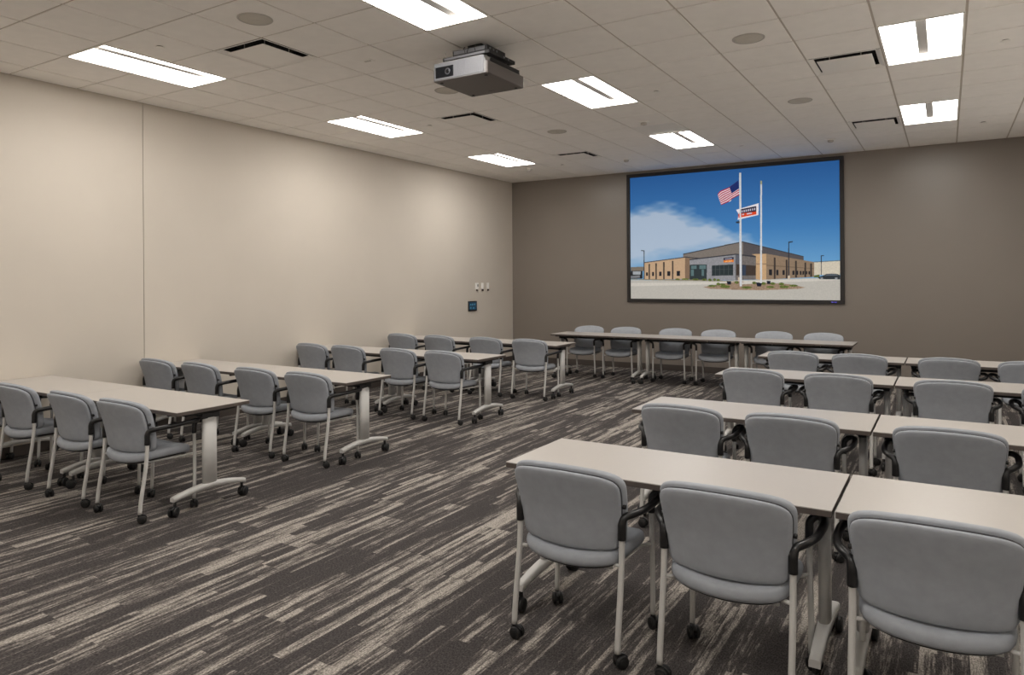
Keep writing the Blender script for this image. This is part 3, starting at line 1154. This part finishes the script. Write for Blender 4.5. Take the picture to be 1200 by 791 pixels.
PIC = [
    ('wh',891.2,275.0,999.9,282.3,999.5,180.8,890.8,182.4),
    ('whroof',891.2,279.0,1000.0,286.2,999.9,281.0,891.2,273.7),
    ('farroof',0.6,261.1,72.8,263.2,72.6,229.0,0.5,230.4),
    ('fardark',0.5,230.4,65.1,229.1,64.8,164.5,0.2,165.2),
    ('farlight',11.7,226.4,55.0,225.5,54.8,198.9,11.6,199.6),
    ('farcar',0.3,188.2,49.7,193.6,49.7,172.3,0.2,169.1),
    ('uppL',280.7,357.5,551.6,436.6,575.1,442.4,574.5,300.0,315.8,308.4,280.5,331.7),
    ('uppL',487.1,422.9,575.1,441.0,574.7,345.9,486.8,349.3),
    ('uppR',575.1,441.0,846.7,316.9,846.6,287.8,681.2,317.4,574.6,321.2),
    ('edge',575.1,443.2,846.7,320.3,846.7,314.9,575.0,435.4),
    ('edge',280.7,361.2,551.6,438.1,575.1,444.6,575.1,438.2,280.6,353.8),
    ('tan',75.4,295.0,290.0,331.4,289.2,158.4,74.8,159.1),
    ('edge',75.5,299.5,290.0,336.5,290.0,329.9,75.4,293.5),
    ('tanS',290.0,331.4,320.5,321.5,319.8,156.6,289.2,158.4),
    ('edge',287.7,338.8,362.4,325.1,362.4,320.0,287.6,331.4),
    ('stone',313.4,312.2,538.1,345.2,537.2,145.2,312.7,154.5),
    ('edge',313.5,317.3,544.7,352.0,544.6,343.5,313.4,308.5),
    ('stoneS',538.1,345.2,555.6,341.7,554.7,148.6,537.2,145.2),
    ('stoneR',539.8,343.7,634.7,322.5,634.0,151.4,538.9,148.8),
    ('edge',539.8,350.8,634.7,329.5,634.7,319.0,539.8,342.3),
    ('winR',541.7,271.3,634.4,256.2,634.1,182.8,541.3,184.2),
    ('winB',570.0,264.9,587.3,262.3,586.9,183.5,569.6,183.8),
    ('stoneS',539.8,343.7,557.3,341.6,557.0,272.3,539.5,272.8),
    ('tanB',613.4,344.3,681.3,345.1,680.5,150.9,633.1,151.4,633.9,329.6),
    ('tanR',681.3,345.1,891.2,276.3,890.7,167.7,680.5,150.9),
    ('tanS',633.6,273.7,681.0,270.9,680.9,265.4,633.6,268.1),
    ('tanD',680.9,261.9,891.0,230.7,891.0,226.7,680.9,255.0),
    ('down',715.0,316.2,723.3,315.9,722.6,156.0,714.3,156.1),
    ('down',768.0,297.2,776.1,296.9,775.6,158.2,767.4,158.3),
    ('down',809.3,289.0,817.4,288.8,816.9,164.5,808.8,164.6),
    ('down',849.7,274.2,857.6,274.0,857.2,168.1,849.3,168.2),
    ('down',874.2,266.8,882.1,266.5,881.7,169.1,873.8,169.2),
    ('winD',693.3,227.0,707.5,226.7,707.3,183.8,693.2,184.0),
    ('winD',725.8,222.8,735.7,222.6,735.5,183.4,725.6,183.6),
    ('winD',753.3,220.2,763.2,220.0,763.0,184.4,753.2,184.5),
    ('winD',797.7,216.5,806.6,216.3,806.5,185.1,797.6,185.2),
    ('winD',814.2,214.2,822.3,214.0,822.2,184.8,814.1,185.0),
    ('winD',829.9,212.5,836.3,212.4,836.2,184.6,829.8,184.7),
    ('winD',840.7,211.6,847.8,211.5,847.7,185.8,840.6,185.9),
    ('winD',855.0,210.0,861.3,209.8,861.2,186.9,854.9,187.0),
    ('winD',866.9,209.7,873.2,209.6,873.1,186.7,866.8,186.8),
    ('down',97.9,283.7,105.9,283.5,104.8,158.8,97.9,158.9),
    ('down',134.7,290.2,142.6,290.0,141.5,158.4,134.6,158.5),
    ('down',176.0,298.0,183.8,297.8,182.7,158.0,175.9,158.1),
    ('down',222.1,306.3,229.8,306.0,228.7,157.6,221.9,157.6),
    ('winD',83.6,215.9,93.6,215.7,93.5,186.9,83.5,187.1),
    ('winD',117.1,218.3,127.0,218.1,126.8,186.5,116.9,186.6),
    ('winD',154.1,219.9,166.9,219.6,166.7,185.9,154.0,186.1),
    ('winD',197.6,222.8,213.1,222.5,212.9,185.3,197.4,185.5),
    ('winD',246.7,224.8,263.9,224.4,263.7,184.5,246.6,184.8),
    ('ent',313.3,271.9,399.0,273.2,398.4,153.7,312.7,154.5),
    ('entg',320.3,264.3,348.2,265.1,348.1,238.1,320.1,238.7),
    ('entg',362.1,266.9,394.4,267.5,394.2,237.1,362.0,237.8),
    ('entg',320.1,235.0,334.1,234.7,333.9,183.6,319.9,183.7),
    ('entg',373.5,233.9,385.0,233.6,384.8,182.8,373.3,183.0),
    ('winB2',424.0,263.1,526.8,269.6,526.4,184.4,423.6,183.7),
    ('winbar',440.7,264.8,443.4,264.7,443.1,184.2,440.4,184.2),
    ('winbar',461.0,264.3,463.7,264.2,463.3,183.9,460.6,183.9),
    ('winbar',481.1,263.7,483.8,263.7,483.4,183.6,480.8,183.6),
    ('winbar',503.3,263.1,506.0,263.1,505.7,183.3,503.0,183.3),
    ('winbar',423.8,232.8,526.6,234.1,526.6,231.3,423.8,229.9),
    ('sgnD',481.4,320.9,529.2,326.4,529.1,307.2,481.3,301.6),
    ('sgnO',481.3,301.6,529.1,307.2,529.1,287.3,481.2,285.2),
    ('sgnW',488.5,315.0,522.6,318.8,522.6,310.3,488.4,307.1),
    ('sgnW2',489.3,297.1,500.4,298.2,500.4,291.0,489.3,290.0),
    ('sgnW2',504.8,298.7,522.5,301.0,522.5,292.5,504.8,290.9),
    ('grd',-18.6,155.2,453.6,142.4,1011.5,165.5,1010.7,-15.7,-19.5,-33.4),
    ('grdE',0.2,163.7,315.1,154.5,550.3,141.6,550.3,136.6,277.3,146.0,0.1,157.5),
    ('grdL',-18.8,128.2,453.6,135.6,867.1,154.7,1011.4,156.3,1011.4,145.5,867.1,135.9,453.5,117.2,-18.9,101.3),
    ('bush',890.2,178.0,913.1,185.4,913.0,166.7,890.2,163.9),
    ('mulch',379.8,95.8,461.7,117.2,550.3,141.6,593.7,130.7,593.5,78.0,506.1,77.8,416.4,81.3),
    ('mulch',516.8,124.1,659.3,130.3,783.5,115.8,853.7,91.9,823.7,81.7,659.1,71.1,516.6,74.3),
    ('grdL',567.2,132.3,629.7,136.0,629.6,120.0,567.2,115.3),
    ('bush',237.8,158.2,243.2,163.5,251.2,164.7,259.3,162.6,264.6,157.9,259.2,152.7,251.2,151.4,241.8,153.5),
    ('bush',270.3,159.4,278.8,164.0,291.6,165.0,304.3,163.1,312.8,158.9,304.3,154.3,291.6,153.2,276.7,155.2),
    ('bush',324.5,155.9,332.0,161.6,343.1,163.0,354.3,160.7,361.6,155.5,354.2,149.7,343.1,148.4,330.0,150.7),
    ('bush',373.2,153.9,378.7,160.8,387.0,162.5,395.3,159.8,400.7,153.7,395.2,146.8,386.9,145.1,377.3,147.8),
    ('bush',404.4,151.4,408.0,160.1,413.5,162.2,419.0,158.9,422.6,151.3,418.9,142.6,413.4,140.5,407.1,143.8),
    ('bush',428.9,153.4,432.2,161.4,437.1,163.4,442.0,160.3,445.2,153.2,441.9,145.2,437.0,143.2,431.3,146.3),
    ('bush',446.1,149.6,449.7,157.6,455.1,159.6,460.5,156.5,464.1,149.5,460.4,141.4,455.0,139.5,448.8,142.5),
    ('bush',445.0,118.7,449.1,127.9,455.0,130.1,460.9,126.7,464.8,118.6,460.8,109.4,454.9,107.2,448.0,110.6),
    ('bush',402.8,104.4,411.9,110.8,425.6,112.3,439.1,109.9,448.1,104.3,439.1,98.0,425.5,96.4,409.6,98.8),
    ('bush',459.4,115.8,465.7,122.6,475.2,124.3,484.5,121.7,490.7,115.6,484.5,108.8,475.1,107.1,464.1,109.7),
    ('bush',461.6,99.3,472.4,108.4,488.5,110.6,504.4,107.2,515.0,99.2,504.4,90.1,488.4,87.8,469.6,91.2),
    ('bush',536.7,127.5,539.5,134.3,543.8,136.0,547.9,133.4,550.7,127.4,547.9,120.6,543.7,119.0,538.8,121.5),
    ('bush',564.9,92.0,575.3,99.9,590.9,101.9,606.4,98.9,616.6,92.0,606.3,84.2,590.8,82.2,572.7,85.1),
    ('bush',532.3,131.1,536.7,139.0,543.3,140.9,549.8,137.9,554.2,130.9,549.8,123.0,543.2,121.1,535.5,124.1),
    ('bush',614.7,127.0,619.0,134.9,625.4,136.8,631.8,133.8,636.0,126.9,631.7,119.1,625.3,117.2,617.8,120.2),
    ('bush',655.9,121.9,660.7,130.8,667.8,133.0,674.8,129.6,679.5,121.8,674.8,112.9,667.7,110.7,659.4,114.1),
    ('bush',697.1,121.0,702.1,129.3,709.6,131.3,717.1,128.2,722.0,120.9,717.0,112.6,709.5,110.6,700.8,113.7),
    ('bush',678.1,95.4,686.5,102.1,699.1,103.7,711.6,101.2,719.8,95.4,711.5,88.8,699.0,87.1,684.4,89.6),
    ('bush',735.6,118.1,741.0,126.8,748.9,129.0,756.7,125.7,761.9,118.0,756.7,109.2,748.8,107.0,739.6,110.4),
    ('bush',737.2,96.8,746.8,105.0,761.1,107.0,775.3,103.9,784.7,96.7,775.2,88.5,761.0,86.5,744.3,89.5),
    ('bush',781.4,105.6,789.6,112.1,801.7,113.7,813.8,111.2,821.8,105.5,813.8,99.0,801.7,97.4,787.5,99.8),
    ('spot',495.3,140.6,517.4,137.9,515.1,114.8,499.6,114.9),
    ('spot',633.9,130.4,659.3,127.2,656.7,99.6,638.9,99.7),
    ('spot',681.7,142.6,700.1,140.0,698.1,117.6,685.3,117.6),
    ('car',905.2,165.5,926.7,175.2,942.2,188.3,965.3,191.2,988.2,187.6,999.5,177.5,999.4,149.2,914.9,152.0),
    ('carw',932.5,175.1,948.0,186.2,965.3,187.9,984.4,185.0,993.8,176.9),
    ('wheel',916.9,162.0,926.6,165.2,928.5,153.9,918.8,152.6),
    ('wheel',977.8,162.6,988.1,163.8,988.8,149.3,977.7,149.4),
    ('base',776.5,180.7,787.0,180.6,786.9,153.3,776.4,153.4),
    ('base',550.0,169.9,567.4,171.8,567.3,137.9,549.8,138.0),
    ('lp',780.3,426.5,784.0,426.3,783.8,180.6,778.1,180.7),
    ('lp',780.4,429.9,799.0,433.0,800.2,426.1,784.8,421.5,780.3,421.7),
    ('lp',919.9,318.9,923.0,318.8,922.4,182.0,919.3,182.0),
    ('lp',919.9,323.6,933.1,324.4,933.1,319.1,919.9,318.2),
    ('lp',72.4,392.3,76.4,392.1,75.8,160.6,70.8,160.7),
    ('lp',58.3,399.0,76.4,395.9,76.4,389.8,58.3,392.9),
    ('pole',558.5,969.7,567.7,968.5,568.0,100.2,556.8,100.3),
    ('ptop',558.5,969.7,567.7,968.5,567.5,932.3,558.4,933.4),
    ('pole',656.4,896.4,664.3,895.4,661.0,124.4,652.2,124.5),
    ('ptop',656.4,896.4,664.3,895.4,664.2,867.8,656.3,868.8),
    ('lp',540.6,596.6,559.0,600.1,558.9,583.6,542.6,584.9),
    ('flagW',555.2,912.3,509.9,863.5,464.1,836.7,454.8,816.3,458.8,790.4,472.0,730.9,492.9,746.9,518.5,756.2,524.0,782.2,558.0,801.1),
    ('flagR',555.2,912.3,509.9,863.5,466.2,839.9,454.8,816.3,456.1,809.8,469.2,833.0,511.0,856.5,555.5,903.6),
    ('flagR',555.7,894.9,512.1,849.6,472.2,826.1,457.4,803.2,458.7,796.6,475.2,819.2,513.2,842.7,555.9,886.3),
    ('flagR',556.1,877.6,514.2,835.8,478.3,812.4,460.1,790.0,461.4,783.4,481.3,805.5,515.3,828.9,556.3,869.0),
    ('flagR',556.5,860.3,516.4,821.9,484.3,798.7,462.7,776.9,464.0,770.3,487.3,791.8,517.5,815.0,556.7,851.7),
    ('flagR',557.0,843.0,518.6,808.1,490.3,785.0,465.4,763.7,466.7,757.1,493.3,778.2,519.6,801.2,557.2,834.3),
    ('flagR',557.4,825.7,520.7,794.3,496.3,771.4,468.0,750.6,469.3,744.0,499.3,764.5,521.8,787.4,557.6,817.0),
    ('flagR',557.8,808.4,522.9,780.5,502.3,757.7,470.6,737.5,472.0,730.9,505.3,750.9,524.0,773.6,558.0,799.7),
    ('flagB',555.2,912.3,512.0,864.6,522.9,815.5,557.4,849.3),
    ('pole',558.5,969.7,567.7,968.5,568.0,100.2,559.9,100.3),
    ('flagW',542.8,687.6,648.8,728.0,647.2,639.0,549.9,610.4,554.1,654.9),
    ('f2k',559.2,688.8,636.8,707.7,636.6,666.0,558.2,654.6),
    ('f2r',552.1,655.1,637.8,667.2,637.7,644.4,554.0,625.2),
    ('f2w',568.5,680.0,574.1,681.5,574.1,665.0,568.4,663.6),
    ('f2w',578.2,682.2,583.9,683.6,583.8,667.2,578.1,665.7),
    ('f2w',587.9,684.3,593.5,685.8,593.5,669.4,587.8,667.9),
    ('f2w',597.6,686.4,603.2,687.9,603.1,671.5,597.5,670.0),
    ('f2w',607.2,688.6,612.8,690.0,612.8,673.6,607.1,672.2),
    ('f2w',616.8,690.7,622.4,692.1,622.3,675.8,616.8,674.3),
    ('f2w',626.4,692.8,632.0,694.2,631.9,677.9,626.3,676.5),
    ('f2w',570.4,653.5,580.5,655.3,580.5,644.7,570.3,643.0),
    ('f2w',592.6,656.8,616.7,661.3,616.7,650.8,592.6,646.3),
    ('pole',559.2,694.1,565.7,693.5,566.0,588.0,559.5,588.5),
]
PC = dict(wh=(205, 196, 178), whroof=(92, 110, 120), farroof=(122, 112, 100), fardark=(44, 44, 46), farlight=(160, 165, 170), farcar=(120, 122, 126),
          uppL=(124, 116, 109), uppR=(86, 82, 84), edge=(58, 58, 64), tan=(190, 160, 130), tanS=(128, 106, 88), stone=(142, 142, 146),
          stoneS=(92, 94, 102), stoneR=(112, 106, 103), winR=(68, 58, 52), winB=(56, 66, 82), tanB=(194, 160, 122), tanR=(140, 120, 100), tanD=(112, 94, 78),
          down=(66, 58, 54), winD=(40, 40, 44), ent=(52, 60, 62), entg=(92, 116, 118), winB2=(48, 56, 58), winbar=(74, 80, 82),
          sgnD=(52, 48, 62), sgnO=(222, 122, 48), sgnW=(150, 150, 166), sgnW2=(236, 176, 120), grd=(184, 180, 172), grdE=(136, 128, 108), grdL=(202, 197, 188),
          bush=(92, 104, 52), mulch=(150, 128, 108), spot=(32, 36, 48), car=(50, 54, 58), carw=(92, 100, 108), wheel=(150, 152, 155), base=(196, 180, 160),
          lp=(50, 54, 62), pole=(202, 204, 208), ptop=(160, 160, 130), flagW=(226, 220, 226), flagR=(172, 22, 50), flagB=(34, 48, 104),
          f2k=(44, 40, 56), f2r=(216, 72, 40), f2w=(196, 190, 206))
NX, NY = 560, 352
ssx = 2
gx, gy = np.meshgrid((np.arange(NX*ssx)+0.5)/(NX*ssx)*1000, (np.arange(NY*ssx)+0.5)/(NY*ssx)*1000)
img = np.zeros((NY*ssx, NX*ssx, 3))
# sky: deep blue at the top, paler at the horizon, one large soft cloud bank at the left
v = gy/1000
sky_t, sky_m, sky_b = np.array((44, 92, 152.)), np.array((66, 124, 182.)), np.array((112, 164, 206.))
f1 = np.clip((v-0.55)/0.45, 0, 1)[..., None]
f0 = np.clip((v-0.2)/0.35, 0, 1)[..., None]
img[:] = sky_b*(1-f0)+sky_m*f0
img[:] = img*(1-f1)+sky_t*f1
rng = np.random.RandomState(7)


def vnoise(sx_, sy_):
    g = rng.rand(int(sy_)+3, int(sx_)+3)
    xx = gx/1000*sx_
    yy = gy/1000*sy_
    xi, yi = xx.astype(int), yy.astype(int)
    fx, fy = xx-xi, yy-yi
    fx, fy = fx*fx*(3-2*fx), fy*fy*(3-2*fy)
    return (g[yi, xi]*(1-fx)+g[yi, xi+1]*fx)*(1-fy)+(g[yi+1, xi]*(1-fx)+g[yi+1, xi+1]*fx)*fy


cl = 0.5*vnoise(5, 9)+0.3*vnoise(12, 22)+0.2*vnoise(30, 50)
edge = 830-gx*0.15-(gx/1000)**2*720          # upper edge of the cloud bank
low = 300+gx*0.20
d = np.clip((edge-gy)/130+(cl-0.5)*1.7, 0, 1)*np.clip((gy-low)/190+0.62+(cl-0.5)*0.8, 0.15, 1)
d = (d*0.88)[..., None]
img[:] = img*(1-d)+np.array((182, 194, 210.))*d


def poly_mask(p):
    n = len(p)//2
    inside = np.zeros(gx.shape, bool)
    for i in range(n):
        x1, y1 = p[2*i], p[2*i+1]
        x2, y2 = p[2*((i+1) % n)], p[2*((i+1) % n)+1]
        if y1 == y2:
            continue
        c = ((gy < y1) != (gy < y2)) & (gx < (x2-x1)*(gy-y1)/(y2-y1)+x1)
        inside ^= c
    return inside


fine = vnoise(280, 170)
for p in PIC:
    m = poly_mask(p[1:])
    c = np.array(PC[p[0]], float)
    amp = {'bush': 0.55, 'mulch': 0.22, 'stone': 0.14, 'stoneR': 0.16, 'tan': 0.05, 'tanR': 0.08, 'grd': 0.05, 'grdL': 0.05}.get(p[0], 0.08)
    img[m] = c*(1+(fine[m][:, None]-0.5)*amp)
img = img.reshape(NY, ssx, NX, ssx, 3).mean(axis=(1, 3))/255
img = np.clip(img, 0, 1)
lin = np.where(img <= 0.04045, img/12.92, ((img+0.055)/1.055)**2.4)
me = bpy.data.meshes.new('picture')
vx, vz = np.meshgrid(np.linspace(-W2, W2, NX+1), np.linspace(0, HH, NY+1))
co_ = np.stack([vx, np.full_like(vx, -0.012), vz], -1).reshape(-1, 3)
idx = np.arange((NX+1)*(NY+1)).reshape(NY+1, NX+1)
q = np.stack([idx[:-1, :-1], idx[:-1, 1:], idx[1:, 1:], idx[1:, :-1]], -1).reshape(-1, 4)
me.vertices.add(len(co_))
me.vertices.foreach_set('co', co_.ravel())
me.loops.add(q.size)
me.loops.foreach_set('vertex_index', q.ravel().astype(np.int32))
me.polygons.add(len(q))
me.polygons.foreach_set('loop_start', np.arange(0, q.size, 4, dtype=np.int32))
me.update(calc_edges=True)
ca = me.color_attributes.new('projected_image', 'FLOAT_COLOR', 'CORNER')
cols = np.ones((len(q), 4, 4), np.float32)
cols[:, :, :3] = lin.reshape(-1, 1, 3)
ca.data.foreach_set('color', cols.ravel())
m = bpy.data.materials.new('screen_picture')
m.use_nodes = True
nt = m.node_tree
b = nt.nodes['Principled BSDF']
b.inputs['Roughness'].default_value = 0.9
b.inputs['Specular IOR Level'].default_value = 0.1
an = nt.nodes.new('ShaderNodeAttribute')
an.attribute_name = 'projected_image'
nt.links.new(an.outputs['Color'], b.inputs['Emission Color'])
b.inputs['Emission Strength'].default_value = 0.78
sc = nt.nodes.new('ShaderNodeVectorMath')
sc.operation = 'SCALE'
sc.inputs['Scale'].default_value = 0.30
nt.links.new(an.outputs['Color'], sc.inputs[0])
nt.links.new(sc.outputs[0], b.inputs['Base Color'])
me.materials.append(m)
pic = bpy.data.objects.new('picture', me)
COL.objects.link(pic)
pic.parent = t
bm = new_bm()
add_box(bm, -W2, W2, -0.011, -0.002, 0, HH)
obj('backing', bm, M['blackmatte'], t)
